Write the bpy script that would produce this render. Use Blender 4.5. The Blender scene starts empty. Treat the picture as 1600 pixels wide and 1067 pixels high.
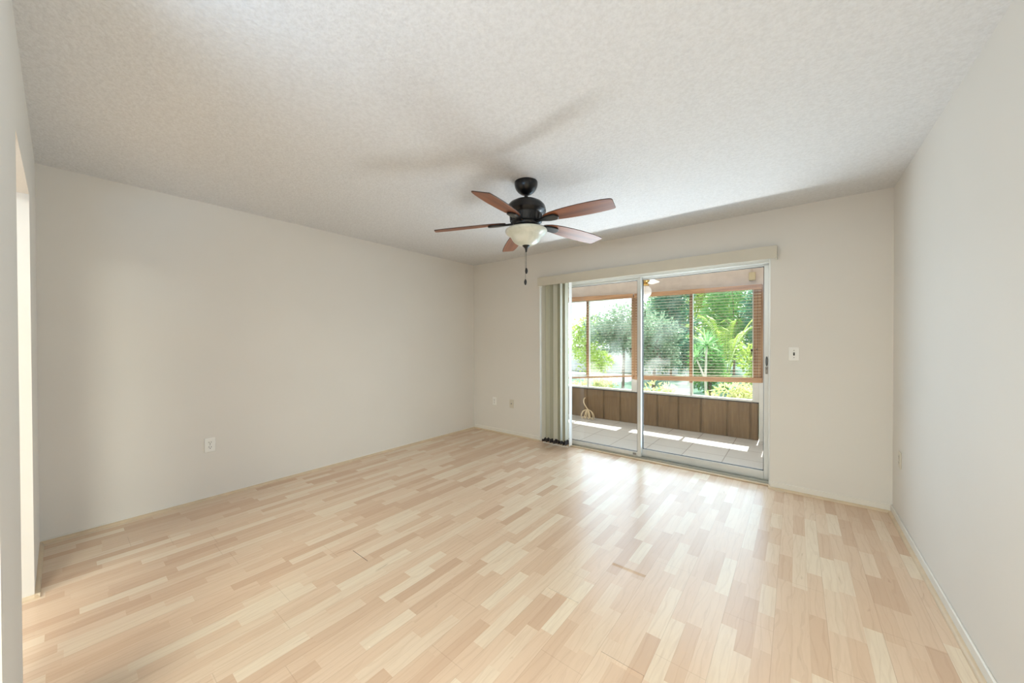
import bpy, bmesh, math, random
import numpy as np
from mathutils import Vector, Matrix, Euler
random.seed(4); rng = np.random.default_rng(4)
SC = bpy.context.scene
COL = SC.collection
PI = math.pi

# ------------------------------------------------------------------ camera, sky, sun, added fill lamps, exposure
W, L, H = 4.373, 3.968, 2.44          # room: x 0..W, y -L..0, z 0..H
yaw, pit, roll = 0.67039, -0.00804, -0.00275
R = Vector((math.cos(yaw), math.sin(yaw), 0)); F = Vector((-math.sin(yaw), math.cos(yaw), 0)); U = Vector((0, 0, 1))
F2 = F*math.cos(pit)+U*math.sin(pit); U2 = U*math.cos(pit)-F*math.sin(pit)
R3 = R*math.cos(roll)+U2*math.sin(roll); U3 = U2*math.cos(roll)-R*math.sin(roll)
cd = bpy.data.cameras.new('camera'); cam = bpy.data.objects.new('camera', cd); COL.objects.link(cam)
M = Matrix.Identity(4)
for i in range(3):
    M[i][0], M[i][1], M[i][2] = R3[i], U3[i], -F2[i]
M.translation = (3.8015, -3.8769, 1.292)
cam.matrix_world = M
cd.sensor_width = 36; cd.lens = 36*559.77/1600; cd.shift_y = 5.378/1600
cd.clip_start = 0.01; cd.clip_end = 300
SC.camera = cam

wd = bpy.data.worlds.new('sky'); SC.world = wd; wd.use_nodes = True
bg = wd.node_tree.nodes['Background']; bg.inputs[0].default_value = (0.90, 0.96, 1.0, 1); bg.inputs[1].default_value = 2.6

def lamp(name, kind, loc, direction, energy, color, sx=None, sy=None):
    ld = bpy.data.lights.new(name, kind); ld.energy = energy; ld.color = color
    if kind == 'AREA':
        ld.shape = 'RECTANGLE'; ld.size = sx; ld.size_y = sy
    o = bpy.data.objects.new(name, ld); COL.objects.link(o); o.location = loc
    o.rotation_euler = Vector(direction).to_track_quat('-Z', 'Y').to_euler()
    return o
sun = lamp('sun', 'SUN', (2, 20, 27), (0.0, -1, -1.36), 12.0, (1.0, 0.95, 0.88)); sun.data.angle = 0.009
lamp('door_daylight_fill', 'AREA', (2.62, 0.25, 0.96), (0, -1, 0), 26, (0.52, 0.75, 1.0), 1.9, 1.86)  # added lamp just outside the glass, standing in for daylight through the door
tb = lamp('tile_bounce_fill', 'AREA', (2.2, 1.22, 0.02), (0, -0.35, 1), 56, (0.92, 0.97, 1.0), 2.5, 0.24); tb.data.spread = math.radians(125)  # added lamp facing up, standing in for light off the sunlit tiles
lamp('rear_fill_up', 'AREA', (3.0, -5.0, 1.35), (0, 0, 1), 42, (0.40, 0.68, 1.0), 1.3, 1.0)  # added unseen fill behind the camera, brightens the ceiling
lamp('rear_fill_down', 'AREA', (4.0, -5.1, 2.40), (0, 0, -1), 104, (0.97, 1.0, 0.88), 0.9, 0.9)  # added unseen fill behind the camera, shining down to brighten the room
lamp('doorway_fill', 'AREA', (1.6, -5.4, 2.40), (0, 0, -1), 31, (1.0, 0.97, 0.86), 1.0, 1.0)  # added unseen fill beyond the doorway, brightens the near left floor and ceiling
SC.view_settings.view_transform = 'Standard'; SC.view_settings.look = 'None'
SC.view_settings.exposure = 0.36; SC.view_settings.gamma = 1.0; SC.view_settings.use_curve_mapping = False
SC.cycles.use_denoising = True; SC.cycles.sample_clamp_indirect = 4.0
SC.cycles.max_bounces = 10; SC.cycles.diffuse_bounces = 6; SC.cycles.transparent_max_bounces = 24

# ------------------------------------------------------------------ materials
class NT:
    def __init__(s, name):
        s.m = bpy.data.materials.new(name); s.m.use_nodes = True
        s.t = s.m.node_tree; s.b = s.t.nodes['Principled BSDF']; s.out = s.t.nodes['Material Output']
    def n(s, typ, **kw):
        nd = s.t.nodes.new(typ)
        for k, v in kw.items(): setattr(nd, k, v)
        return nd
    def put(s, sock, v):
        if isinstance(v, bpy.types.NodeSocket): s.t.links.new(v, sock)
        elif v is not None: sock.default_value = v
    def math(s, op, a, b=None, c=None, clamp=False):
        nd = s.n('ShaderNodeMath', operation=op, use_clamp=clamp)
        for i, v in enumerate((a, b, c)):
            if v is not None: s.put(nd.inputs[i], v)
        return nd.outputs[0]
    def pos(s, scale=(1, 1, 1), obj=True):
        tc = s.n('ShaderNodeTexCoord'); mp = s.n('ShaderNodeMapping')
        s.t.links.new(tc.outputs['Object'], mp.inputs[0]); mp.inputs['Scale'].default_value = scale
        return mp.outputs[0]
    def noise(s, vec, scale, detail=3, rough=0.5, out='Fac', dist=0):
        nd = s.n('ShaderNodeTexNoise'); s.put(nd.inputs['Vector'], vec)
        nd.inputs['Scale'].default_value = scale; nd.inputs['Detail'].default_value = detail
        nd.inputs['Roughness'].default_value = rough; nd.inputs['Distortion'].default_value = dist
        return nd.outputs[out]
    def ramp(s, fac, stops):
        nd = s.n('ShaderNodeValToRGB'); s.put(nd.inputs[0], fac)
        e = nd.color_ramp.elements
        while len(e) < len(stops): e.new(0.5)
        for i, (p, c) in enumerate(stops):
            e[i].position = p; e[i].color = (*c, 1) if len(c) == 3 else c
        return nd.outputs[0]
    def mix(s, fac, a, b, mode='MIX'):
        nd = s.n('ShaderNodeMix', data_type='RGBA', blend_type=mode)
        s.put(nd.inputs[0], fac)
        for i, v in ((6, a), (7, b)):
            s.put(nd.inputs[i], (*v, 1) if isinstance(v, tuple) and len(v) == 3 else v)
        return nd.outputs[2]
    def bump(s, h, strength, dist):
        nd = s.n('ShaderNodeBump'); s.put(nd.inputs['Height'], h)
        nd.inputs['Strength'].default_value = strength; nd.inputs['Distance'].default_value = dist
        s.t.links.new(nd.outputs[0], s.b.inputs['Normal'])
    def base(s, c): s.put(s.b.inputs['Base Color'], (*c, 1) if isinstance(c, tuple) and len(c) == 3 else c)
    def set(s, **kw):
        for k, v in kw.items(): s.b.inputs[k].default_value = v

def flat(name, c, rough=0.5, metal=0.0, var=0.06, scale=8, bump=0.0, coat=0.0, spec=0.5):
    s = NT(name)
    f = s.noise(s.pos(), scale, 3)
    hi = tuple(min(1, x*(1+var)) for x in c); lo = tuple(x*(1-var) for x in c)
    s.base(s.ramp(f, [(0.3, lo), (0.7, hi)]))
    s.set(Roughness=rough, Metallic=metal)
    s.b.inputs['Specular IOR Level'].default_value = spec
    if coat: s.b.inputs['Coat Weight'].default_value = coat
    if bump: s.bump(s.noise(s.pos(), scale*12, 2), bump, 0.002)
    return s.m

def wall_mat(name, c):
    s = NT(name); p = s.pos()
    f = s.noise(p, 1.3, 2)
    s.base(s.ramp(f, [(0.3, tuple(x*0.985 for x in c)), (0.7, tuple(x*1.015 for x in c))]))
    s.set(Roughness=0.62); s.b.inputs['Specular IOR Level'].default_value = 0.3
    s.bump(s.noise(p, 160, 2), 0.06, 0.001)
    return s.m

def ceiling_mat():
    s = NT('popcorn_ceiling'); p = s.pos()
    v = s.n('ShaderNodeTexVoronoi'); s.put(v.inputs['Vector'], p); v.inputs['Scale'].default_value = 75
    v.inputs['Randomness'].default_value = 1
    nz = s.noise(p, 60, 4, 0.65)
    h = s.math('ADD', s.math('MULTIPLY', nz, 1.3), s.math('MULTIPLY', v.outputs['Distance'], -0.8))
    s.base(s.ramp(nz, [(0.32, (0.66, 0.66, 0.66)), (0.62, (0.735, 0.74, 0.745))]))
    s.set(Roughness=0.9); s.b.inputs['Specular IOR Level'].default_value = 0.2
    s.bump(h, 0.4, 0.006)
    return s.m

def floor_mat():
    s = NT('maple_laminate')
    tc = s.n('ShaderNodeTexCoord'); sp = s.n('ShaderNodeSeparateXYZ'); s.t.links.new(tc.outputs['Object'], sp.inputs[0])
    x = s.math('ADD', sp.outputs[0], 20.0-2.966+0.19*15); y = s.math('ADD', sp.outputs[1], 40.0)
    def wn(v):
        nd = s.n('ShaderNodeTexWhiteNoise', noise_dimensions='1D'); s.put(nd.inputs['W'], v); return nd.outputs['Value']
    def wn2(a, b):
        cb = s.n('ShaderNodeCombineXYZ'); s.put(cb.inputs[0], a); s.put(cb.inputs[1], b)
        nd = s.n('ShaderNodeTexWhiteNoise', noise_dimensions='2D'); s.t.links.new(cb.outputs[0], nd.inputs['Vector']); return nd.outputs['Value']
    xs = s.math('SUBTRACT', x, 20.0-2.966+0.19*15-2.966)      # back to x, phase so that plank seams fall on 2.966
    xp = s.math('DIVIDE', s.math('ADD', sp.outputs[0], 40*0.19-2.966), 0.19)
    plank = s.math('FLOOR', xp); fxp = s.math('FRACT', xp)
    xst = s.math('MULTIPLY', xp, 3.0); strip = s.math('FLOOR', xst); fxs = s.math('FRACT', xst)
    r1 = wn(strip)
    ys = s.math('ADD', s.math('DIVIDE', y, s.math('ADD', 0.25, s.math('MULTIPLY', wn(s.math('ADD', strip, 77.3)), 0.19))), s.math('MULTIPLY', r1, 13.7))
    blk = s.math('FLOOR', ys); fys = s.math('FRACT', ys)
    rnd = wn2(strip, blk)
    yp = s.math('ADD', s.math('DIVIDE', y, 1.285), s.math('MULTIPLY', wn(s.math('ADD', plank, 5.5)), 7.0))
    fyp = s.math('FRACT', yp)
    col = s.ramp(rnd, [(0.0, (0.585, 0.405, 0.28)), (0.2, (0.64, 0.46, 0.325)), (0.5, (0.69, 0.515, 0.375)), (0.75, (0.715, 0.565, 0.42)), (1.0, (0.75, 0.63, 0.48))])
    # grain stretched along the boards, shifted per block
    gv = s.n('ShaderNodeCombineXYZ'); s.put(gv.inputs[0], s.math('MULTIPLY', sp.outputs[0], 1.0)); s.put(gv.inputs[1], s.math('MULTIPLY', sp.outputs[1], 0.09)); s.put(gv.inputs[2], s.math('MULTIPLY', rnd, 30))
    g = s.noise(gv.outputs[0], 60, 4, 0.6, dist=0.6)
    col = s.mix(s.math('MULTIPLY', s.math('SUBTRACT', g, 0.44, clamp=True), 0.9, clamp=True), col, (0.52, 0.36, 0.245))
    gv2 = s.n('ShaderNodeCombineXYZ'); s.put(gv2.inputs[0], sp.outputs[0]); s.put(gv2.inputs[1], s.math('MULTIPLY', sp.outputs[1], 0.22)); s.put(gv2.inputs[2], s.math('MULTIPLY', rnd, 55))
    fl = s.noise(gv2.outputs[0], 26, 2, 0.5, dist=1.2)
    fleck = s.math('MULTIPLY', s.math('SUBTRACT', fl, 0.70, clamp=True), 7.0, clamp=True)
    col = s.mix(s.math('MULTIPLY', fleck, 0.4), col, (0.26, 0.15, 0.09))
    # growth-ring lines
    wv = s.n('ShaderNodeTexWave'); s.put(wv.inputs['Vector'], gv2.outputs[0]); wv.inputs['Scale'].default_value = 9; wv.inputs['Distortion'].default_value = 9; wv.inputs['Detail'].default_value = 2; wv.inputs['Detail Scale'].default_value = 1.2
    ring = s.math('MULTIPLY', s.math('GREATER_THAN', wv.outputs['Fac'], 0.93), 0.10)
    col = s.mix(ring, col, (0.35, 0.2, 0.12))
    # seams
    def edge(f, w): return s.math('GREATER_THAN', s.math('ABSOLUTE', s.math('SUBTRACT', f, 0.5)), 0.5-w)
    seam = s.math('MAXIMUM', edge(fxp, 0.006), edge(fyp, 0.0011))
    col = s.mix(s.math('MULTIPLY', seam, 0.2), col, (0.22, 0.13, 0.08))
    col = s.mix(s.math('MULTIPLY', edge(fxs, 0.012), 0.10), col, (0.3, 0.18, 0.1))
    s.base(col)
    rg = s.noise(s.pos((3, 3, 3)), 3.0, 3)
    s.put(s.b.inputs['Roughness'], s.math('ADD', 0.205, s.math('MULTIPLY', rg, 0.09)))
    s.b.inputs['Specular IOR Level'].default_value = 0.6
    wob = s.noise(s.pos(), 5.0, 1)
    s.bump(s.math('SUBTRACT', s.math('MULTIPLY', wob, 0.6), s.math('MULTIPLY', seam, 0.5)), 0.02, 0.02)
    return s.m

def tile_mat():
    s = NT('porch_tile')
    tc = s.n('ShaderNodeTexCoord'); mp = s.n('ShaderNodeMapping'); s.t.links.new(tc.outputs['Object'], mp.inputs[0])
    mp.inputs['Location'].default_value = (0.02, 0.03, 0)
    br = s.n('ShaderNodeTexBrick', offset=0.0, squash=1.0); s.t.links.new(mp.outputs[0], br.inputs[0])
    br.inputs['Scale'].default_value = 1.0; br.inputs['Brick Width'].default_value = 0.4; br.inputs['Row Height'].default_value = 0.4
    br.inputs['Mortar Size'].default_value = 0.005; br.inputs['Mortar Smooth'].default_value = 0.1
    br.inputs['Color1'].default_value = (0.57, 0.56, 0.55, 1); br.inputs['Color2'].default_value = (0.62, 0.61, 0.60, 1); br.inputs['Mortar'].default_value = (0.27, 0.25, 0.23, 1)
    f = s.noise(s.pos(), 7, 4)
    s.base(s.mix(s.math('MULTIPLY', f, 0.25), br.outputs[0], (0.5, 0.48, 0.47)))
    s.set(Roughness=0.42)
    return s.m

def panel_mat():
    s = NT('plywood_siding')
    p = s.pos((1, 1, 0.08)); f = s.noise(p, 40, 5, 0.6, dist=0.4); b = s.noise(s.pos(), 2.2, 2)
    c = s.ramp(f, [(0.3, (0.12, 0.066, 0.028)), (0.7, (0.22, 0.135, 0.062))])
    c = s.mix(s.math('MULTIPLY', b, 0.45), c, (0.24, 0.155, 0.078))
    s.base(c); s.set(Roughness=0.6)
    return s.m

def wood_mat(name, lo, hi, axis=0, rough=0.4, scale=30, coat=0.0):
    s = NT(name); sc = [1, 1, 1]; sc[axis] = 0.07
    f = s.noise(s.pos(tuple(sc)), scale, 5, 0.62, dist=0.5)
    s.base(s.ramp(f, [(0.30, lo), (0.68, hi)])); s.set(Roughness=rough)
    if coat: s.b.inputs['Coat Weight'].default_value = coat; s.b.inputs['Coat Roughness'].default_value = 0.25
    return s.m

def glass_mat(name, painted_haze=0.0, scale=2.0, tint=(0.97, 0.985, 0.98)):
    s = NT(name); t = s.t
    tr = s.n('ShaderNodeBsdfTransparent'); tr.inputs[0].default_value = (*tint, 1)
    gl = s.n('ShaderNodeBsdfGlossy'); gl.inputs['Roughness'].default_value = 0.01; gl.inputs[0].default_value = (0.9, 0.9, 0.9, 1)
    lw = s.n('ShaderNodeLayerWeight'); lw.inputs[0].default_value = 0.5      # both faces of the pane reflect alike
    fk = s.math('ADD', s.math('MULTIPLY', s.math('POWER', lw.outputs['Facing'], 5.0), 0.8), 0.025, clamp=True)
    mx = s.n('ShaderNodeMixShader'); t.links.new(fk, mx.inputs[0]); t.links.new(tr.outputs[0], mx.inputs[1]); t.links.new(gl.outputs[0], mx.inputs[2])
    o = mx.outputs[0]
    if painted_haze:  # pale noise patches paint reflections into the pane
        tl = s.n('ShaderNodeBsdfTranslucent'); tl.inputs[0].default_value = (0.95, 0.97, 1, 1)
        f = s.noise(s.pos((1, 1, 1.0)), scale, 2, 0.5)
        k = s.math('MULTIPLY', s.math('MULTIPLY', s.math('SUBTRACT', f, 0.46, clamp=True), 5.0, clamp=True), painted_haze)
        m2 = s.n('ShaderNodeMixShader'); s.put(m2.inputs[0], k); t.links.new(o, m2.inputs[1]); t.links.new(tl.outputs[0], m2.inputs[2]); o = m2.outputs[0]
    t.links.new(o, s.out.inputs[0]); t.nodes.remove(s.b)
    return s.m

def leaf_mat(name, lo, hi, trans=0.5, scale=4.0):
    s = NT(name); t = s.t
    f = s.noise(s.pos(), scale, 3, 0.7)
    c = s.ramp(f, [(0.3, lo), (0.7, hi)])
    s.base(c); s.set(Roughness=0.45)
    tl = s.n('ShaderNodeBsdfTranslucent'); s.put(tl.inputs[0], c)
    mx = s.n('ShaderNodeMixShader'); mx.inputs[0].default_value = trans
    t.links.new(s.b.outputs[0], mx.inputs[1]); t.links.new(tl.outputs[0], mx.inputs[2]); t.links.new(mx.outputs[0], s.out.inputs[0])
    return s.m

MT = dict(
    wallb=wall_mat('darkened_dining_paint', (0.50, 0.49, 0.46)),  # unseen walls darkened to weaken their reflection in the door glass
    wall=wall_mat('cream_wall_paint', (0.77, 0.74, 0.69)), ceiling=ceiling_mat(), floor=floor_mat(), tile=tile_mat(), panel=panel_mat(),
    trim=flat('cream_trim_paint', (0.79, 0.76, 0.70), 0.4, var=0.02), shoe=flat('beige_shoe_moulding', (0.62, 0.49, 0.34), 0.45, var=0.06, scale=14),
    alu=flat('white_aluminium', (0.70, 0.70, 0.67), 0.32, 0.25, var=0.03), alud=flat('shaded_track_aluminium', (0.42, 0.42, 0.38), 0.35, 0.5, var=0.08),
    gasket=flat('dark_rubber_gasket', (0.03, 0.03, 0.03), 0.6), black=flat('oil_rubbed_bronze', (0.012, 0.011, 0.011), 0.33, 0.4, var=0.3, scale=30, coat=0.3),
    dark=flat('black_slots', (0.012, 0.011, 0.01), 0.6), white=flat('white_plastic', (0.88, 0.87, 0.83), 0.35, var=0.02), ivory=flat('ivory_plastic', (0.68, 0.63, 0.53), 0.4, var=0.02),
    grey=flat('grey_switch_toggle', (0.12, 0.115, 0.105), 0.4), steel=flat('steel_screw', (0.30, 0.29, 0.27), 0.3, 0.8),
    
    grime=flat('black_mildew_hem', (0.035, 0.026, 0.028), 0.7, var=0.6, scale=60), val=flat('cream_valance', (0.63, 0.585, 0.485), 0.45, var=0.02),
    blade=wood_mat('walnut_blade', (0.10, 0.028, 0.012), (0.36, 0.125, 0.05), 0, 0.42, 16, 0.12), bladeedge=flat('dark_blade_edge', (0.05, 0.025, 0.016), 0.4),
    oak=wood_mat('stained_pine', (0.26, 0.125, 0.055), (0.50, 0.29, 0.15), 0, 0.45, 22), oakv=wood_mat('stained_pine_upright', (0.25, 0.125, 0.06), (0.48, 0.29, 0.16), 2, 0.45, 22),
    slat=wood_mat('wood_blind_slat', (0.60, 0.49, 0.37), (0.74, 0.64, 0.52), 0, 0.4, 22), cordm=flat('blind_cord', (0.10, 0.07, 0.05), 0.8),
    porch=flat('pale_porch_plaster', (0.66, 0.58, 0.52), 0.8, var=0.06, scale=9, bump=0.15), porchwhite=flat('white_porch_trim', (0.70, 0.68, 0.64), 0.5, var=0.03),
    brass=flat('polished_brass', (0.62, 0.42, 0.14), 0.22, 1.0), rope=flat('cream_cord', (0.74, 0.60, 0.40), 0.6, var=0.1, scale=40),
    chime=flat('yellowed_plastic_cover', (0.56, 0.48, 0.30), 0.5), glass=glass_mat('door_glass', 0.0), wglass=glass_mat('reflection_haze_glass', 0.11, 2.6), wglassc=glass_mat('clear_window_glass', 0.0),
    grass=flat('shaded_lawn', (0.05, 0.125, 0.085), 0.9, var=0.4, scale=3), drive=flat('pale_concrete_drive', (0.36, 0.36, 0.38), 0.9, var=0.1, scale=2), bark=flat('brown_bark', (0.16, 0.11, 0.075), 0.9, var=0.4, scale=20),
    palebark=flat('pale_bark', (0.55, 0.50, 0.44), 0.8, var=0.2, scale=20), gwall=flat('pale_blockwork', (0.52, 0.53, 0.56), 0.9, var=0.08, scale=5),
)
def alabaster():
    s = NT('frosted_alabaster_glass'); f = s.noise(s.pos(), 9, 3, 0.6, dist=1.0)
    c = s.ramp(f, [(0.3, (0.60, 0.62, 0.52)), (0.75, (0.80, 0.80, 0.72))])
    s.base(c); s.set(Roughness=0.28)
    s.b.inputs['Subsurface Weight'].default_value = 0.3; s.b.inputs['Subsurface Radius'].default_value = (0.05, 0.05, 0.04); s.b.inputs['Subsurface Scale'].default_value = 0.3
    return s.m
def vane_mat(name, c, k):
    s = NT(name); t = s.t; s.base(c); s.set(Roughness=0.4)
    tl = s.n('ShaderNodeBsdfTranslucent'); tl.inputs[0].default_value = (*c, 1)
    mx = s.n('ShaderNodeMixShader'); mx.inputs[0].default_value = k
    t.links.new(s.b.outputs[0], mx.inputs[1]); t.links.new(tl.outputs[0], mx.inputs[2]); t.links.new(mx.outputs[0], s.out.inputs[0]); return s.m
for k_, c_ in enumerate(((0.86, 0.84, 0.76), (0.58, 0.56, 0.43), (0.76, 0.73, 0.60), (0.66, 0.63, 0.50))):  # lighter and darker vane tones paint shading stripes across the stack
    MT['vane%d' % k_] = vane_mat('shade_toned_pvc_vane', c_, 0.22); MT['vanew'] = vane_mat('white_pvc_vane', (0.88, 0.86, 0.82), 0.2)
MT['bowl'] = alabaster(); MT['opal'] = flat('opal_globe_glass', (0.82, 0.78, 0.76), 0.15, var=0.02)
LF = dict(
    sage=leaf_mat('grey_green_leaf', (0.10, 0.20, 0.12), (0.36, 0.48, 0.34)), lime=leaf_mat('yellow_green_leaf', (0.22, 0.38, 0.05), (0.55, 0.68, 0.16)),
    green=leaf_mat('mid_green_leaf', (0.06, 0.20, 0.05), (0.20, 0.46, 0.13)), deep=leaf_mat('deep_blue_green_leaf', (0.03, 0.12, 0.07), (0.12, 0.30, 0.19)),
    croton=leaf_mat('cream_yellow_leaf', (0.40, 0.50, 0.14), (0.90, 0.84, 0.52), 0.4, 9), spike=leaf_mat('spiky_green_leaf', (0.14, 0.36, 0.12), (0.36, 0.62, 0.30)))

# ------------------------------------------------------------------ mesh helpers
class MB:
    def __init__(s): s.v = []; s.f = []
    def add(s, vs, fs):
        k = len(s.v); s.v += [tuple(v) for v in vs]; s.f += [tuple(i+k for i in f) for f in fs]; return s
    def box(s, x0, x1, y0, y1, z0, z1):
        return s.hexa([(x0, y0, z0), (x1, y0, z0), (x1, y1, z0), (x0, y1, z0), (x0, y0, z1), (x1, y0, z1), (x1, y1, z1), (x0, y1, z1)])
    def hexa(s, p): return s.add(p, [(3, 2, 1, 0), (4, 5, 6, 7), (0, 1, 5, 4), (1, 2, 6, 5), (2, 3, 7, 6), (3, 0, 4, 7)])
    def beam(s, x0, x1, y0, y1, za0, za1, zb0, zb1):       # a box along x whose z range differs at its two ends
        return s.hexa([(x0, y0, za0), (x1, y0, zb0), (x1, y1, zb0), (x0, y1, za0), (x0, y0, za1), (x1, y0, zb1), (x1, y1, zb1), (x0, y1, za1)])
    def lathe(s, prof, c, n=32, axis='z'):
        vs = []; fs = []
        for r, z in prof:
            for k in range(n):
                a = 2*PI*k/n
                if axis == 'z': vs.append((c[0]+r*math.cos(a), c[1]+r*math.sin(a), c[2]+z))
                elif axis == 'y': vs.append((c[0]+r*math.cos(a), c[1]+z, c[2]+r*math.sin(a)))
                else: vs.append((c[0]+z, c[1]+r*math.cos(a), c[2]+r*math.sin(a)))
        for i in range(len(prof)-1):
            for k in range(n):
                fs.append((i*n+k, i*n+(k+1) % n, (i+1)*n+(k+1) % n, (i+1)*n+k))
        fs.append(tuple(range(n))[::-1]); fs.append(tuple((len(prof)-1)*n+k for k in range(n)))
        return s.add(vs, fs)
    def tube(s, pts, r, n=8, r2=None):
        pts = [Vector(p) for p in pts]; vs = []; fs = []; m = len(pts)
        up = Vector((0, 0, 1))
        t0 = (pts[1]-pts[0]).normalized(); nrm = t0.cross(up)
        if nrm.length < 1e-3: nrm = t0.cross(Vector((1, 0, 0)))
        nrm.normalize()
        for i, p in enumerate(pts):
            t = (pts[min(i+1, m-1)]-pts[max(i-1, 0)]).normalized()
            nrm = (nrm-t*nrm.dot(t)).normalized(); b = t.cross(nrm)
            rr = r if r2 is None else r+(r2-r)*i/(m-1)
            for k in range(n):
                a = 2*PI*k/n; vs.append(p+nrm*rr*math.cos(a)+b*rr*math.sin(a))
        for i in range(m-1):
            for k in range(n): fs.append((i*n+k, i*n+(k+1) % n, (i+1)*n+(k+1) % n, (i+1)*n+k))
        fs.append(tuple(range(n))[::-1]); fs.append(tuple((m-1)*n+k for k in range(n)))
        return s.add(vs, fs)
    def prism(s, outline, z0, z1):
        n = len(outline); vs = [(x, y, z0) for x, y in outline]+[(x, y, z1) for x, y in outline]
        fs = [tuple(range(n))[::-1], tuple(range(n, 2*n))]+[(i, (i+1) % n, n+(i+1) % n, n+i) for i in range(n)]
        return s.add(vs, fs)
    def build(s, name, mat, parent=None, bevel=0.0, smooth=True, origin=None, seg=2, fix=True):
        me = bpy.data.meshes.new(name)
        off = Vector((0, 0, 0))
        if parent is not None and origin is None: off = Vector(parent.get('_w', (0, 0, 0)))
        elif origin is not None: off = Vector(origin)
        me.from_pydata([tuple(Vector(v)-off) for v in s.v], [], s.f)
        if fix:
            bm = bmesh.new(); bm.from_mesh(me); bmesh.ops.recalc_face_normals(bm, faces=bm.faces); bm.to_mesh(me); bm.free()
        me.materials.append(MT[mat] if isinstance(mat, str) else mat)
        if smooth:
            me.shade_smooth(); me.set_sharp_from_angle(angle=0.6)
        o = bpy.data.objects.new(name, me); COL.objects.link(o)
        if parent is not None:
            o.parent = parent; o['_w'] = tuple(parent.get('_w', (0, 0, 0)))
        else:
            o.location = off
        if bevel:
            b = o.modifiers.new('bevel', 'BEVEL'); b.width = bevel; b.segments = seg; b.limit_method = 'ANGLE'; b.angle_limit = 0.6
        return o
def thing(name, label, cat, loc=(0, 0, 0), group=None):
    o = bpy.data.objects.new(name, None); COL.objects.link(o); o.location = loc; o['_w'] = tuple(loc)
    o.empty_display_size = 0.1
    tag(o, label, cat, group); return o
def tag(o, label, cat, group=None, kind=None):
    o['label'] = label; o['category'] = cat
    if group: o['group'] = group
    if kind: o['kind'] = kind
    return o
def struct(name, mb, mat, **kw):
    o = mb.build(name, mat, **kw); o['kind'] = 'structure'; return o
def sthing(name, loc=(0, 0, 0)):
    o = bpy.data.objects.new(name, None); COL.objects.link(o); o.location = loc; o['_w'] = tuple(loc); o['kind'] = 'structure'; return o

# ------------------------------------------------------------------ room shell
YB = -8.0                                  # far wall of the dining room behind the camera
XA = 6.2
OX0, OX1, OZ = 1.19, 3.625, 2.035          # sliding door opening
WT = 0.18                                  # back wall thickness
DX0, DX1, DZ = 0.773, 1.664, 2.042         # doorway in the near wall
fl = struct('floor', MB().box(-0.15, XA, YB-0.1, 0.07, -0.12, 0.0), 'floor', smooth=False)
lip = MB()
for x0, x1, y in ((2.776, 2.960, -2.297), (2.968, 3.154, -1.88), (3.158, 3.344, -2.488), (1.640, 1.82, -2.76), (1.07, 1.25, -3.32), (0.87, 1.05, -3.71)):
    h = 0.0028 if x0 > 2 else 0.0012
    lip.hexa([(x0, y-0.02, 0.0), (x1, y-0.02, 0.0), (x1, y, 0.0), (x0, y, 0.0), (x0, y-0.019, 0.0001), (x1, y-0.019, 0.0001), (x1, y, h), (x0, y, h)])
lip.build('raised_plank_edge', 'floor', fl, smooth=False)
gap = MB()
for x0, x1, y in ((2.776, 2.960, -2.297), (2.968, 3.154, -1.88), (3.158, 3.344, -2.488), (1.640, 1.82, -2.76)):
    gap.box(x0+0.01, x1, y, y+0.0035, 0.0, 0.0006)
gap.build('plank_gap', 'dark', fl, smooth=False)
struct('ceiling', MB().box(-0.15, XA, YB-0.1, WT, H, H+0.1), 'ceiling', smooth=False)
struct('wall_left', MB().box(-0.15, 0, YB-0.1, WT, 0, H), 'wall', smooth=False)
struct('wall_right', MB().box(W, W+0.12, -L-0.12, WT, 0, H), 'wall', smooth=False)
struct('wall_back', MB().box(0, OX0, 0, WT, 0, H).box(OX1, W, 0, WT, 0, H).box(OX0, OX1, 0, WT, OZ, H), 'wall', smooth=False)
struct('wall_front', MB().box(0, DX0, -L-0.12, -L, 0, H).box(DX1, 2.34, -L-0.12, -L, 0, H).box(DX0, DX1, -L-0.12, -L, DZ, H), 'wall', smooth=False)
# dining room that the camera's wide opening and the doorway lead to
struct('wall_dining_side', MB().box(XA, XA+0.1, YB-0.1, -L, 0, H).box(W+0.12, XA, -L-0.12, -L, 0, H), 'wallb', smooth=False)
struct('wall_dining_far', MB().box(0, XA, YB-0.1, YB, 0, H), 'wallb', smooth=False)

# baseboards (painted like the wall) and beige quarter-round shoe moulding
BH = 0.062
def shoe_run(mb, a, b, nrm, r=0.018, n=5):
    a = Vector(a); b = Vector(b); nv = Vector(nrm)
    sec = [(0, 0)]+[(r*math.cos(k*PI/2/n), r*math.sin(k*PI/2/n)) for k in range(n+1)]
    vs = [a+nv*p+Vector((0, 0, q)) for p, q in sec]+[b+nv*p+Vector((0, 0, q)) for p, q in sec]
    m = len(sec); fs = [tuple(range(m)), tuple(range(m, 2*m))[::-1]]+[(i, (i+1) % m, m+(i+1) % m, m+i) for i in range(m)]
    mb.add(vs, fs)
T = 0.010
struct('baseboard_back', MB().box(T, OX0-0.004, -T, 0, 0, BH).box(OX1+0.004, W-T, -T, 0, 0, BH), 'trim', bevel=0.004)
struct('baseboard_right', MB().box(W-T, W, -L, 0, 0, BH), 'trim', bevel=0.004)
struct('baseboard_left', MB().box(0, 0.006, -L, 0, 0, 0.026), 'trim', bevel=0.002)
m = MB(); shoe_run(m, (0.006, -L+0.0, 0), (0.006, -T, 0), (1, 0, 0)); struct('trim_1', m, 'shoe')
m = MB(); shoe_run(m, (T, -T, 0), (OX0+0.01, -T, 0), (0, -1, 0)); struct('trim_2', m, 'shoe')
m = MB(); shoe_run(m, (OX1-0.012, -T, 0), (W-T, -T, 0), (0, -1, 0)); m.box(OX1-0.014, OX1-0.001, -T, 0.05, 0, 0.018); struct('trim_3', m, 'shoe')
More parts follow.
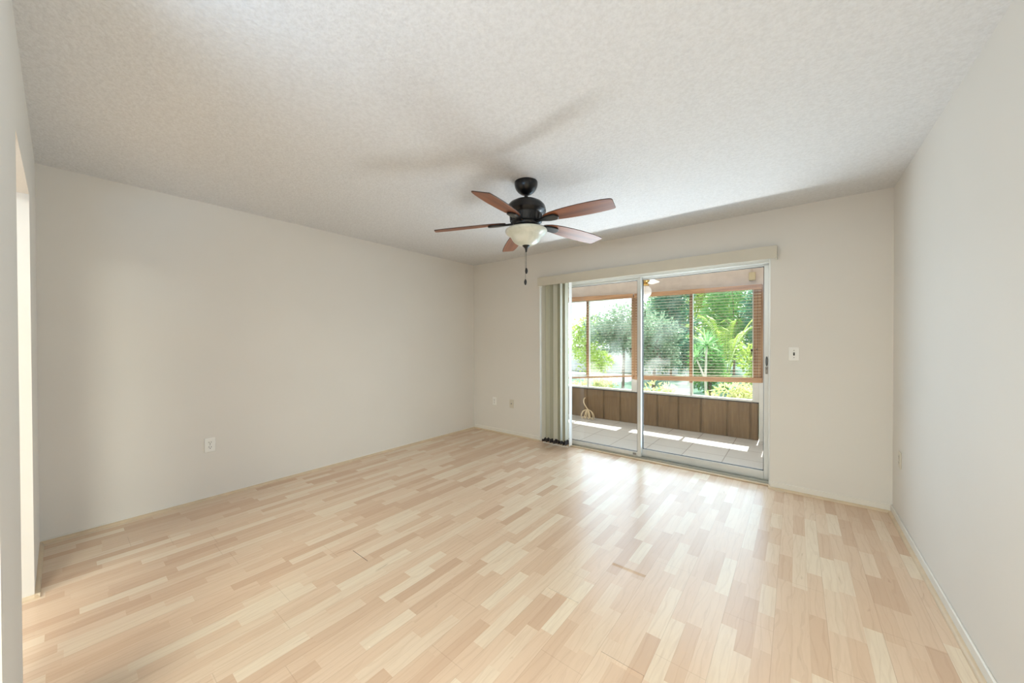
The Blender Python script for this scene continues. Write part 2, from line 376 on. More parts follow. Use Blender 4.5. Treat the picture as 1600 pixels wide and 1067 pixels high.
m = MB(); shoe_run(m, (W-T, -L, 0), (W-T, -T, 0), (-1, 0, 0)); struct('trim_4', m, 'shoe')
m = MB(); shoe_run(m, (0, -L, 0), (DX0+0.018, -L, 0), (0, 1, 0)); shoe_run(m, (DX0, -L-0.12, 0), (DX0, -L+0.018, 0), (1, 0, 0)); struct('trim_5', m, 'shoe')

# ------------------------------------------------------------------ sliding glass door
FY0, FY1 = 0.065, 0.17
door = sthing('door_1', (OX0, FY0, 0))
fr = MB()
fr.box(OX0, OX0+0.03, FY0-0.02, FY1, 0.0, OZ); fr.box(OX1-0.012, OX1, FY0-0.035, FY1, 0.0, OZ); fr.box(OX0+0.03, OX1-0.012, FY0-0.01, FY1, 2.008, OZ)
fr.box(OX0+0.03, OX1-0.012, FY0-0.01, FY0+0.004, 1.994, 2.008); fr.box(OX0+0.03, OX1-0.012, FY0+0.045, FY0+0.05, 1.992, 2.008)
fr.build('door_frame', 'alu', door, bevel=0.002)
tk = MB(); tk.box(OX0+0.03, OX1-0.012, FY0, FY1, 0.0, 0.016); tk.box(OX0+0.03, OX1-0.012, FY0, FY0+0.006, 0.016, 0.030); tk.box(OX0+0.03, OX1-0.012, FY0+0.048, FY0+0.054, 0.016, 0.030); tk.box(OX0+0.03, OX1-0.012, FY1-0.008, FY1, 0.016, 0.030)
tk.build('door_track', 'alud', door, bevel=0.001)
th = MB(); th.box(OX0+0.002, OX1-0.004, 0.030, FY0, 0.0, 0.014); th.build('threshold_strip', 'shoe', door, bevel=0.004)
def panel(x0, x1, y0, y1, ls, rs, bot, top, name, rs_dark=False):
    z0, z1 = 0.028, 2.000
    p = MB(); p.box(x0, x0+ls, y0, y1, z0, z1); p.box(x1-rs, x1, y0, y1, z0, z1); p.box(x0+ls, x1-rs, y0, y1, z0, z0+bot); p.box(x0+ls, x1-rs, y0, y1, z1-top, z1)
    o = p.build(name, 'alu', door, bevel=0.003)
    g = MB(); g.box(x0+ls-0.004, x1-rs+0.004, (y0+y1)/2-0.003, (y0+y1)/2+0.003, z0+bot-0.004, z1-top+0.004); g.build('pane', 'glass', o, smooth=False)
    k = MB(); e = 0.004
    for a in ((x0+ls, x0+ls+e, z0+bot, z1-top), (x1-rs-e, x1-rs, z0+bot, z1-top), (x0+ls, x1-rs, z0+bot, z0+bot+e), (x0+ls, x1-rs, z1-top-e, z1-top)):
        k.box(a[0], a[1], (y0+y1)/2-0.009, (y0+y1)/2+0.009, a[2], a[3])
    k.build('gasket', 'gasket', o, smooth=False)
    return o
fx = panel(OX0+0.03, 2.470, FY0+0.010, FY0+0.042, 0.045, 0.040, 0.045, 0.03, 'fixed_panel')
sl = panel(2.425, OX1-0.012, FY0+0.060, FY0+0.092, 0.045, 0.042, 0.075, 0.022, 'sliding_panel')
lt = MB(); lt.box(2.382, 2.420, FY0+0.002, FY0+0.012, 0.04, 0.062); lt.box(2.392, 2.404, FY0-0.004, FY0+0.004, 0.045, 0.055); lt.build('foot_latch', 'steel', fx, bevel=0.002)
hx = OX1-0.012-0.021; hy = FY0+0.060
hd = MB()
hd.tube([(hx, hy-0.001, 1.150), (hx, hy-0.020, 1.140), (hx, hy-0.022, 1.110), (hx, hy-0.020, 1.080), (hx, hy-0.001, 1.070)], 0.005, 8)
hd.tube([(hx+0.008*math.cos(a), hy-0.003, 1.11+0.042*math.sin(a)) for a in np.linspace(0, 2*PI, 25)], 0.0022, 6)
hd.build('pull_handle', 'grey', sl)
lk = MB(); lk.box(hx-0.010, hx+0.010, hy-0.004, hy, 0.995, 1.060); lk.build('lock_plate', 'steel', sl, bevel=0.002)
lk = MB(); lk.box(hx-0.004, hx+0.004, hy-0.010, hy-0.004, 1.035, 1.05); lk.box(hx-0.004, hx+0.004, hy-0.008, hy-0.004, 0.998, 1.006); lk.build('lock_lever', 'grey', sl, bevel=0.001)

# ------------------------------------------------------------------ vertical blind
vb = thing('vertical_blind', 'cream vertical blind stacked left of the sliding glass door under a long valance', 'blind', (2.45, -0.05, 2.0))
v = MB(); v.box(1.222, 3.673, -0.100, -0.094, 2.000, 2.108); v.box(1.222, 1.228, -0.094, -0.001, 2.000, 2.108); v.box(3.667, 3.673, -0.094, -0.001, 2.000, 2.108); v.box(1.222, 3.673, -0.094, -0.001, 2.103, 2.108)
v.build('valance', 'val', vb, bevel=0.002)
v = MB(); v.box(1.24, 3.655, -0.075, -0.035, 2.040, 2.070); v.build('headrail', 'alu', vb, bevel=0.003)
def vane(x, y, ang, mat, dirty):
    mb = MB(); n = 8; w = 0.089; ca, sa = math.cos(ang), math.sin(ang); vs = []; fs = []
    zt, zb = 2.035, 0.035+random.uniform(-0.004, 0.004)
    for z in (zt, zb):
        for side in (0, 1):
            for k in range(n+1):
                t = -w/2+w*k/n; c = 0.012*(1-(2*t/w)**2)+(0.0012 if side else 0)
                vs.append((x+t*ca-c*sa, y+t*sa+c*ca, z))
    m_ = n+1
    for k in range(n):
        fs += [(k, k+1, 2*m_+k+1, 2*m_+k), (m_+k, 3*m_+k, 3*m_+k+1, m_+k+1), (k, m_+k, m_+k+1, k+1), (2*m_+k, 2*m_+k+1, 3*m_+k+1, 3*m_+k)]
    fs += [(0, 2*m_, 3*m_, m_), (n, m_+n, 3*m_+n, 2*m_+n)]
    mb.add(vs, fs); o = mb.build('vane', mat, vb)
    cl = MB(); cl.box(x-0.004, x+0.004, y-0.004, y+0.004, 2.03, 2.045); cl.build('clip', 'ivory', o)
    if dirty:
        h = MB(); hh = random.uniform(0.035, 0.06); vs2 = []; fs2 = []
        for z in (zb+hh, zb-0.001):
            for side in (0, 1):
                for k in range(n+1):
                    t = -w/2+w*k/n; c = 0.012*(1-(2*t/w)**2)+(0.0024 if side else -0.0012)
                    zz = z+(0 if z < zb else random.uniform(-0.012, 0.012))
                    vs2.append((x+t*ca-c*sa, y+t*sa+c*ca, zz))
        h.add(vs2, [f for f in fs]); h.build('mildewed_hem', 'grime', o)
    return o
NV = 12
VA = (52, 86, 64, 96, 50, 82, 60, 98, 54, 88, 66, 92); VX = (0, 31, 52, 86, 108, 146, 167, 195, 226, 248, 286, 308)
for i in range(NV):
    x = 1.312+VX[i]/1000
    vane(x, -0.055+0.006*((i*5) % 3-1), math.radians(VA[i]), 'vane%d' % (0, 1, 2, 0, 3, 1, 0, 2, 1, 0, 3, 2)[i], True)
vane(1.672, -0.055, math.radians(98), 'vanew', False)['label'] = 'clean white leading vane'
ch = MB()
pts = []
for i in range(NV*2+2):
    x = 1.300+i*0.0140; pts.append((x, -0.085+0.006*((i % 2)*2-1), 0.018+0.012*((i+1) % 2)))
ch.tube(pts, 0.0035, 6); ch.build('spacer_chain', 'white', vb)

# ------------------------------------------------------------------ ceiling fan
FX, FYc = 2.276, -1.785
fan = thing('ceiling_fan', 'black ceiling fan with five walnut blades and a frosted bowl light, inside the room', 'ceiling fan', (FX, FYc, H))
c0 = (FX, FYc, 0)
MB().lathe([(0.083, 2.4395), (0.0835, 2.422), (0.080, 2.405), (0.072, 2.388), (0.058, 2.371), (0.040, 2.358), (0.026, 2.352), (0.018, 2.350)], c0, 40).build('canopy', 'black', fan)
MB().lathe([(0.0135, 2.354), (0.0135, 2.300)], c0, 20).build('downrod', 'black', fan)
MB().lathe([(0.018, 2.322), (0.030, 2.320), (0.036, 2.312), (0.060, 2.309), (0.092, 2.300), (0.118, 2.286), (0.134, 2.268), (0.140, 2.252), (0.141, 2.240), (0.143, 2.236), (0.143, 2.228), (0.138, 2.222), (0.128, 2.212), (0.118, 2.205), (0.116, 2.195), (0.112, 2.165), (0.108, 2.150), (0.095, 2.142), (0.090, 2.128), (0.075, 2.118), (0.06, 2.112)], c0, 48).build('motor_housing', 'black', fan)
for k in range(20):
    vt = MB()
    a = 2*PI*k/20; ca, sa = math.cos(a), math.sin(a)
    for z0, z1, r0, r1 in ((2.158, 2.196, 0.1145, 0.1185),):
        p = [];
        for z, rr in ((z0, r0), (z1, r0+0.003)):
            for dr, dt in ((0, -0.006), (0.004, -0.006), (0.004, 0.006), (0, 0.006)):
                r_ = rr+dr-0.002; p.append((FX+r_*ca-dt*sa, FYc+r_*sa+dt*ca, z))
        vt.hexa(p)
    vt.build('vent_rib', 'black', fan)
MB().lathe([(0.060, 2.125), (0.085, 2.110), (0.088, 2.100), (0.080, 2.092)], c0, 32).build('switch_cup', 'black', fan)
MB().lathe([(0.118, 2.104), (0.140, 2.101), (0.149, 2.095), (0.151, 2.088), (0.148, 2.079), (0.138, 2.067), (0.122, 2.056), (0.111, 2.046), (0.105, 2.034), (0.097, 2.022), (0.085, 2.009), (0.070, 1.999), (0.050, 1.990), (0.022, 1.985)], c0, 56).build('light_bowl', 'bowl', fan)
MB().lathe([(0.026, 1.994), (0.029, 1.989), (0.026, 1.982), (0.016, 1.973), (0.010, 1.965), (0.0075, 1.955), (0.006, 1.942), (0.003, 1.939)], c0, 24).build('finial', 'black', fan)
def chain(dx, dy, z0, z1, fz):
    c = MB(); c.tube([(FX+dx, FYc+dy, z0), (FX+dx, FYc+dy, z1)], 0.0015, 6)
    o = c.build('pull_chain', 'grey', fan)
    MB().lathe([(0.002, fz+0.022), (0.005, fz+0.018), (0.0095, fz+0.006), (0.010, fz-0.006), (0.006, fz-0.018), (0.003, fz-0.022)], (FX+dx, FYc+dy, 0), 14).build('chain_fob', 'black', o)
chain(0.001, 0.0, 1.945, 1.815, 1.805)
chain(-0.006, -0.002, 1.945, 1.735, 1.725)
# one blade in its own frame (along +x), then copied round
r0, r1 = 0.155, 0.69
out = [(0.150, 0.012), (0.165, 0.024), (0.20, 0.041), (0.25, 0.053), (0.32, 0.0615), (0.40, 0.0665), (0.48, 0.069), (0.56, 0.068), (0.62, 0.0645), (0.655, 0.061), (0.668, 0.055), (0.690, -0.036), (0.686, -0.047), (0.674, -0.053),
       (0.62, -0.062), (0.54, -0.067), (0.46, -0.0685), (0.38, -0.066), (0.30, -0.060), (0.24, -0.052), (0.20, -0.042), (0.165, -0.024), (0.150, -0.012)]
BLZ = 2.160-H
def make_blade():
    b = MB().prism(out, -0.003, 0.003); o = b.build('blade', 'blade', None, bevel=0.0012, origin=(0, 0, 0)); o.parent = fan
    o.data.materials.append(MT['bladeedge'])
    for p in o.data.polygons:
        if abs(p.normal.z) < 0.5: p.material_index = 1
    ir = MB()
    n = 14; pl = [(0.245+0.036*math.cos(a), 0.034*math.sin(a)) for a in np.linspace(-PI/2, PI/2, n)]
    pl = [(0.085, -0.016), (0.14, -0.014), (0.17, -0.026), (0.20, -0.034)]+pl+[(0.20, 0.034), (0.17, 0.026), (0.14, 0.014), (0.085, 0.016)]
    ir.prism(pl, -0.017, -0.0035)
    i_ = ir.build('blade_iron', 'black', None, bevel=0.004, origin=(0, 0, 0), seg=3); i_.parent = o
    return o
bl0 = make_blade()
PITCH = math.radians(-11.5)
for k in range(5):
    if k == 0: b = bl0
    else:
        b = bl0.copy(); COL.objects.link(b)
        for ch_ in list(bl0.children):
            d = ch_.copy(); COL.objects.link(d); d.parent = b
    b.location = (0, 0, BLZ)
    ang = math.radians(-4.2+72*k)
    b.rotation_euler = (Matrix.Rotation(ang, 3, 'Z') @ Matrix.Rotation(math.radians(3.8), 3, 'Y') @ Matrix.Rotation(PITCH, 3, 'X')).to_euler()

# ------------------------------------------------------------------ outlets, switch
def plate_frame(loc, axis):
    """returns a function mapping plate coordinates (across, up, out) to the world"""
    x, y, z = loc
    if axis == 'left': return lambda a, b, c: (x+c, y+a, z+b)
    if axis == 'right': return lambda a, b, c: (x-c, y-a, z+b)
    return lambda a, b, c: (x+a, y-c, z+b)
def pbox(mb, fn, a0, a1, b0, b1, c0_, c1_):
    mb.hexa([fn(a0, b0, c0_), fn(a1, b0, c0_), fn(a1, b1, c0_), fn(a0, b1, c0_), fn(a0, b0, c1_), fn(a1, b0, c1_), fn(a1, b1, c1_), fn(a0, b1, c1_)])
def disc(mb, fn, ca, cb, r, c0_, c1_, flat_=1.0, n=18):
    vs = [fn(ca+r*math.cos(2*PI*k/n), cb+max(-r*flat_, min(r*flat_, r*math.sin(2*PI*k/n))), c) for c in (c0_, c1_) for k in range(n)]
    mb.add(vs, [tuple(range(n)), tuple(range(n, 2*n))]+[(k, (k+1) % n, n+(k+1) % n, n+k) for k in range(n)])
def duplex(loc, axis, label, mat='white'):
    t = thing('wall_outlet', label, 'electrical outlet', loc, 'wall outlets'); fn = plate_frame(loc, axis)
    p = MB(); pbox(p, fn, -0.036, 0.036, -0.058, 0.058, 0.0, 0.006); p.build('cover_plate', mat, t, bevel=0.003)
    for s_ in (1, -1):
        r_ = MB(); disc(r_, fn, 0, s_*0.0195, 0.0172, 0.006, 0.0085, 0.82); o = r_.build('receptacle', mat, t)
        cb = s_*0.0195
        d = MB(); pbox(d, fn, -0.0085, -0.0055, cb-0.001, cb+0.009, 0.0080, 0.0089); d.build('slot', 'dark', o, smooth=False)
        d = MB(); pbox(d, fn, 0.0055, 0.0085, cb-0.001, cb+0.008, 0.0080, 0.0089); d.build('slot', 'dark', o, smooth=False)
        d = MB(); disc(d, fn, 0, cb-0.008, 0.0032, 0.0080, 0.0089, 1, 10); d.build('ground_hole', 'dark', o, smooth=False)
    s2 = MB(); disc(s2, fn, 0, 0, 0.003, 0.006, 0.0075, 1, 10); s2.build('screw', 'steel', t)
    return t
duplex((0, -3.113, 0.448), 'left', 'white duplex outlet low on the long left wall')
duplex((0.408, 0, 0.445), 'back', 'white duplex outlet on the back wall near the far corner')
duplex((W, -0.25, 0.463), 'right', 'ivory duplex outlet seen edge on low on the right wall', 'ivory')
jk = thing('cable_jack', 'white cable jack plate on the back wall between the corner outlet and the vertical blind', 'wall plate', (0.719, 0, 0.440)); fn = plate_frame((0.719, 0, 0.440), 'back')
p = MB(); pbox(p, fn, -0.036, 0.036, -0.058, 0.058, 0, 0.006); p.build('cover_plate', 'ivory', jk, bevel=0.003)
p = MB(); p.lathe([(0.008, -0.006), (0.008, -0.009), (0.0045, -0.009), (0.0045, -0.016)], (0.719, 0, 0.440), 12, 'y'); p.build('coax_connector', 'steel', jk)
sw = thing('light_switch', 'white toggle light switch plate on the back wall right of the sliding door', 'light switch', (3.788, 0, 1.184)); fn = plate_frame((3.788, 0, 1.184), 'back')
p = MB(); pbox(p, fn, -0.036, 0.036, -0.058, 0.058, 0, 0.006); p.build('cover_plate', 'white', sw, bevel=0.003)
p = MB(); pbox(p, fn, -0.0055, 0.0055, -0.013, 0.013, 0.005, 0.0075); p.build('toggle_slot', 'dark', sw, smooth=False)
p = MB(); p.hexa([fn(-0.004, -0.004, 0.006), fn(0.004, -0.004, 0.006), fn(0.004, 0.008, 0.006), fn(-0.004, 0.008, 0.006), fn(-0.003, 0.004, 0.018), fn(0.003, 0.004, 0.018), fn(0.003, 0.010, 0.018), fn(-0.003, 0.010, 0.018)]); p.build('toggle', 'grey', sw, bevel=0.001)
for s_ in (1, -1):
    p = MB(); disc(p, fn, 0, s_*0.030, 0.0036, 0.006, 0.0078, 1, 12); p.build('screw', 'steel', sw)

# ------------------------------------------------------------------ porch (lanai) beyond the glass
PX0, PX1, PD = -0.6, 3.72, 1.76            # porch interior
struct('porch_floor', MB().box(PX0-0.2, PX1+0.2, 0.07, PD+0.12, -0.12, -0.001), 'tile', smooth=False)
struct('porch_ceiling', MB().box(PX0-0.2, PX1+0.2, WT, PD+0.94, 2.42, 2.50), 'porch', smooth=False)
struct('porch_wall_right', MB().box(PX1, PX1+0.1, WT, PD+0.12, 0, 2.42), 'porch', smooth=False)
struct('porch_wall_left', MB().box(PX0-0.1, PX0, WT, PD+0.12, 0, 2.42), 'porch', smooth=False)
struct('porch_beam', MB().box(PX0, PX1, PD-0.02, PD+0.12, 2.02, 2.42), 'porch', smooth=False)
SZ = 0.503                                  # sill height
# plywood knee wall with grooves
kw = MB(); gx = [-0.205, 0.093, 0.39, 0.687, 0.984, 1.286, 1.572, 1.862, 2.153, 2.452, 2.748, 3.069, 3.338]
edges = [PX0]+gx+[3.42]
for a, b in zip(edges[:-1], edges[1:]):
    kw.box(a+0.012 if a > PX0 else a, b-0.012, PD, PD+0.03, 0.0, SZ-0.01)
kw.box(PX0, 3.42, PD+0.014, PD+0.10, 0.0, SZ-0.01)
for g in gx: kw.box(g-0.004, g+0.004, PD+0.004, PD+0.016, 0.0, SZ-0.01)
struct('porch_knee_wall', kw, 'panel', smooth=False)
struct('sill_shadow_strip', MB().box(PX0, 3.42, PD-0.006, PD+0.10, SZ-0.022, SZ-0.006), 'gasket', smooth=False)  # dark strip that paints the shadow line under the window sill
struct('porch_corner_post', MB().box(3.43, 3.50, PD-0.04, PD+0.12, 0, 2.02).box(3.505, PX1, PD-0.01, PD+0.12, 0, 2.02), 'porchwhite', bevel=0.004)
def window(name, x0, x1, mull, glassL, glassR, right_post=None):
    t = sthing(name, (x0, PD, SZ)); f = MB(); a = 0.022; z0, z1 = SZ-0.006, 2.02
    y0, y1 = PD+0.0, PD+0.07
    f.box(x0, x0+a, y0, y1, z0, z1).box(x1-a, x1, y0, y1, z0, z1).box(x0+a, x1-a, y0-0.012, y1, z0, z0+0.026).box(x0+a, x1-a, y0, y1, z1-0.03, z1)
    f.box(mull-0.016, mull+0.016, y0+0.003, y1, z0+0.026, z1-0.03)
    f.build('window_frame', 'alu', t, bevel=0.002)
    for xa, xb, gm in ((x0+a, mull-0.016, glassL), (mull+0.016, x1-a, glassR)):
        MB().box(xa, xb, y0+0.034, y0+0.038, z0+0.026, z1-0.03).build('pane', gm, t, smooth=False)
    c = MB(); c.box(mull-0.021, mull+0.021, y0-0.012, y0+0.002, 0.70, z1); c.build('mullion_cover', 'oakv', t, bevel=0.002)
    lk_ = MB(); lk_.box(x1-a-0.02, x1-a+0.004, y0-0.016, y0, 1.16, 1.19).box(x1-a-0.012, x1-a-0.002, y0-0.024, y0-0.012, 1.12, 1.17); lk_.build('window_latch', 'gasket', t, bevel=0.002)
    return t
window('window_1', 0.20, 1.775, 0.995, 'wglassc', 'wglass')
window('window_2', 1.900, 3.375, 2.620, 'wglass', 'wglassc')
struct('window_post', MB().box(1.775, 1.900, PD-0.005, PD+0.10, SZ-0.006, 2.02), 'porchwhite', bevel=0.003)
struct('window_post', MB().box(3.375, 3.43, PD-0.005, PD+0.10, SZ-0.006, 2.02), 'porchwhite', bevel=0.003)
struct('trim_7', MB().box(1.762, 1.905, PD-0.022, PD-0.005, 0.70, 2.02), 'oakv', bevel=0.003)
kp = struct('trim_8', MB().box(3.368, 3.470, PD-0.044, PD-0.005, 0.76, 2.02), 'oakv', bevel=0.003)
kn = MB(); kn.lathe([(0.011, -0.0445), (0.009, -0.047), (0.002, -0.0475)], (3.405, PD, 1.19), 14, 'y'); kn.build('wood_knot', 'bark', kp)
struct('porch_wall_far_left', MB().box(PX0, 0.20, PD-0.01, PD+0.10, SZ-0.006, 2.02), 'porch', smooth=False)
# eave board outside, so that sun only reaches the floor under the blinds
struct('eave_fascia', MB().box(PX0-0.4, PX1+0.6, PD+0.92, PD+0.96, 2.36, 2.50), 'porchwhite', smooth=False)

def wood_blind(label, x0, x1, yb, ha, hb, ra, rb, stack):
    """ha, hb: header z at the two ends (bottom, top); ra, rb: bottom-rail centre z at the two ends"""
    t = thing('wood_blind', label, 'blind', ((x0+x1)/2, yb, 2.0), 'wooden blinds over the porch windows')
    m_ = MB(); m_.beam(x0, x1, yb-0.036, yb-0.024, ha[0], ha[1], hb[0], hb[1]); m_.build('header_board', 'oak', t, bevel=0.002)
    m_ = MB(); m_.beam(x0+0.01, x1-0.01, yb-0.022, yb+0.022, ha[0]+0.025, ha[1]-0.005, hb[0]+0.025, hb[1]-0.005); m_.build('headrail', 'gasket', t)
    n = 29; sl_ = MB(); w = 0.017; th_ = 0.0009
    ta, tb = ha[0]-0.012, hb[0]-0.012
    ba, bb = ra+stack/2+0.02, rb+stack/2+0.02
    for k in range(n):
        f = k/(n-1); za = ta+(ba-ta)*f; zb = tb+(bb-tb)*f; tilt = 0.0
        sl_.hexa([(x0+0.01, yb-w, za-th_-tilt), (x1-0.01, yb-w, zb-th_-tilt), (x1-0.01, yb+w, zb-th_+tilt), (x0+0.01, yb+w, za-th_+tilt),
                  (x0+0.01, yb-w, za+th_-tilt), (x1-0.01, yb-w, zb+th_-tilt), (x1-0.01, yb+w, zb+th_+tilt), (x0+0.01, yb+w, za+th_+tilt)])
    sl_.build('slats', 'slat', t, smooth=False)
    m_ = MB(); ns = max(1, int(stack/0.008))
    for k in range(ns):
        d = -stack/2+stack*(k+0.5)/ns; h_ = stack/ns*0.46
        m_.beam(x0, x1, yb-0.027, yb+0.027, ra+d-h_, ra+d+h_, rb+d-h_, rb+d+h_)
    m_.build('bottom_rail', 'oak', t, bevel=0.0015)
    for f in (0.03, 0.5, 0.972):
        x = x0+(x1-x0)*f; zr = ra+(rb-ra)*f; zt = ha[0]+(hb[0]-ha[0])*f+0.03
        cd_ = MB()
        cd_.tube([(x, yb-0.014, zt), (x, yb-0.014, zr), (x, yb+0.014, zr), (x, yb+0.014, zt)], 0.0011, 5)
        cd_.build('ladder_cord', 'cordm', t)
    return t
wood_blind('wooden slat blind over the left porch window, thin bottom rail', 0.22, 1.825, 1.66, (2.00, 2.078), (1.968, 2.034), 0.622, 0.760, 0.026)
wood_blind('wooden slat blind over the right porch window, thick stacked bottom rail', 1.845, 3.462, 1.66, (1.967, 2.033), (1.951, 2.016), 0.738, 0.797, 0.064)

# porch fan with globe
pf = thing('porch_fan', 'white porch ceiling fan with a round opal globe light seen through the glass door', 'ceiling fan', (2.20, 0.98, 2.42))
pc = (2.215, 0.98, -0.03)
MB().lathe([(0.07, 2.449), (0.07, 2.42), (0.05, 2.37), (0.02, 2.36), (0.012, 2.35), (0.012, 2.31)], pc, 24).build('canopy', 'porchwhite', pf)
MB().lathe([(0.03, 2.315), (0.10, 2.30), (0.125, 2.27), (0.125, 2.22), (0.10, 2.19), (0.06, 2.18)], pc, 32).build('motor_housing', 'porchwhite', pf)
MB().lathe([(0.06, 2.182), (0.062, 2.13), (0.05, 2.115), (0.035, 2.10), (0.052, 2.085), (0.054, 2.068), (0.046, 2.064)], pc, 24).build('brass_fitter', 'brass', pf)
MB().lathe([(0.044, 2.066)]+[(0.088*math.sin(a), 1.988+0.088*math.cos(a)) for a in np.linspace(0.52, PI-0.03, 22)], pc, 36).build('globe_shade', 'opal', pf)
for k in range(4):
    ang = math.radians(2+90*k); ca, sa = math.cos(ang), math.sin(ang)
    o2 = [(0.14, -0.04), (0.20, -0.058), (0.50, -0.066), (0.545, -0.05), (0.55, 0.05), (0.50, 0.066), (0.20, 0.058), (0.14, 0.04)]
    b = MB(); vs = []
    for z in (-0.003, 0.003):
        for x, y in o2: vs.append((pc[0]+x*ca-y*sa, pc[1]+x*sa+y*ca, 2.145+z-y*0.18))
    n = len(o2); b.add(vs, [tuple(range(n))[::-1], tuple(range(n, 2*n))]+[(i, (i+1) % n, n+(i+1) % n, n+i) for i in range(n)])
    bo = b.build('blade', 'porchwhite', pf, bevel=0.001)
    i2 = MB(); i2.tube([(pc[0]+0.09*ca, pc[1]+0.09*sa, 2.17), (pc[0]+0.16*ca, pc[1]+0.16*sa, 2.135), (pc[0]+0.22*ca, pc[1]+0.22*sa, 2.135)], 0.008, 8); i2.build('blade_iron', 'brass', bo)
for dx, z0, z1 in ((0.030, 2.11, 1.70), (-0.052, 2.11, 1.66)):
    c = MB(); c.tube([(pc[0]+dx, pc[1]-0.06, z0), (pc[0]+dx*1.2, pc[1]-0.093, z0-0.05), (pc[0]+dx*1.2, pc[1]-0.095, z1)], 0.0012, 5); o = c.build('pull_chain', 'brass', pf)
    c = MB(); c.lathe([(0.003, z1), (0.006, z1-0.02), (0.006, z1-0.07), (0.003, z1-0.085)], (pc[0]+dx*1.2, pc[1]-0.095, 0), 10); c.build('chain_fob', 'gasket', o)

# electrical box and conduit over the right window
eb = thing('chime_box', 'yellowed plastic box with a thin conduit on the porch wall above the right window', 'electrical box', (3.352, PD-0.02, 2.13))
MB().box(3.315, 3.388, PD-0.06, PD-0.021, 2.085, 2.190).build('cover', 'chime', eb, bevel=0.006)
for x_ in (3.335, 3.368):
    m = MB(); m.tube([(x_, PD-0.032, 2.19), (x_, PD-0.032, 2.418)], 0.006, 8); m.build('conduit', 'porch', eb)
# coiled cord hanging from a wall outlet
cx_, cy_ = 1.055, PD-0.12
rp = MB()
P0 = Vector((cx_, cy_, 0.155))
tail = [Vector((0.952, PD-0.012, 0.325)), Vector((0.945, PD-0.035, 0.315)), Vector((0.940, PD-0.045, 0.27)), Vector((0.958, PD-0.055, 0.225)), Vector((0.995, PD-0.075, 0.190)), Vector((1.030, PD-0.10, 0.165)), P0]
def smooth_path(ps, n=6):
    o = []
    for i in range(len(ps)-1):
        p0 = ps[max(i-1, 0)]; p1 = ps[i]; p2 = ps[i+1]; p3 = ps[min(i+2, len(ps)-1)]
        for k in range(n):
            t = k/n; o.append(0.5*((2*p1)+(-p0+p2)*t+(2*p0-5*p1+4*p2-p3)*t*t+(-p0+3*p1-3*p2+p3)*t**3))
    return o+[ps[-1]]
rp.tube(smooth_path(tail), 0.0095, 8)
for k, (dx, dy) in enumerate(((-0.105, -0.02), (-0.075, -0.06), (-0.045, 0.03), (-0.015, -0.07), (0.02, 0.02), (0.05, -0.06), (0.085, -0.01), (0.12, -0.035))):
    e = Vector((cx_+dx, cy_+dy, 0.008)); md = (P0+e)/2
    a1 = Vector((cx_+dx*0.75, cy_+dy*0.8, 0.125)); a2 = Vector((cx_+dx*1.08, cy_+dy*1.1, 0.06)); b1 = Vector((cx_+dx*0.55, cy_+dy*0.5-0.02, 0.03)); 
    rp.tube(smooth_path([P0, a1, a2, e, b1, Vector((cx_+dx*0.35, cy_+dy*0.4, 0.09)), P0+Vector((0.002, 0, -0.01))], 5), 0.006, 7)
rc = rp.build('coiled_cord', 'rope'); tag(rc, 'cream coiled cord lying on the porch tiles against the wood panelling', 'cord')
# ------------------------------------------------------------------ garden
struct('ground', MB().box(-40, 40, PD+0.12, 60, -0.35, -0.15), 'grass', smooth=False)
struct('ground_drive', MB().box(-9, -0.9, 8.6, 11.5, -0.15, -0.14), 'drive', smooth=False)
gw = MB(); gw.box(-12, -0.2, 12.5, 12.7, -0.15, 0.95); gw.box(-12, -0.2, 12.46, 12.74, 0.95, 1.0)
tag(gw.build('garden_wall', 'gwall', smooth=False), 'pale grey garden wall behind the bushes seen through the left porch window', 'garden wall')

def leaves(mb_v, mb_f, cen, dirs, ln, wd):
    """folded diamond leaves at points cen along dirs"""
    n = len(cen); up = rng.normal(size=(n, 3)); side = np.cross(dirs, up); side /= np.linalg.norm(side, axis=1)[:, None]+1e-9
    nr = np.cross(side, dirs)
    l_ = ln*(0.7+0.6*rng.random((n, 1))); w_ = wd*(0.7+0.6*rng.random((n, 1)))
    a = cen; b = cen+dirs*l_*0.45+side*w_*0.5+nr*w_*0.15; c = cen+dirs*l_-nr*l_*0.12; d = cen+dirs*l_*0.45-side*w_*0.5+nr*w_*0.15
    k = sum(len(x) for x in mb_v)
    mb_v.append(np.stack([a, b, c, d], 1).reshape(-1, 3))
    idx = k+np.arange(n)[:, None]*4
    mb_f.append(np.concatenate([np.concatenate([idx, idx+1, idx+2], 1), np.concatenate([idx, idx+2, idx+3], 1)]))
def leaf_mesh(name, vs, fs, mat, parent):
    m_ = MB(); v_ = np.concatenate(vs); f_ = np.concatenate(fs)
    m_.v = [tuple(x) for x in v_.tolist()]; m_.f = [tuple(x) for x in f_.tolist()]
    return m_.build(name, mat, parent, smooth=False, fix=False)
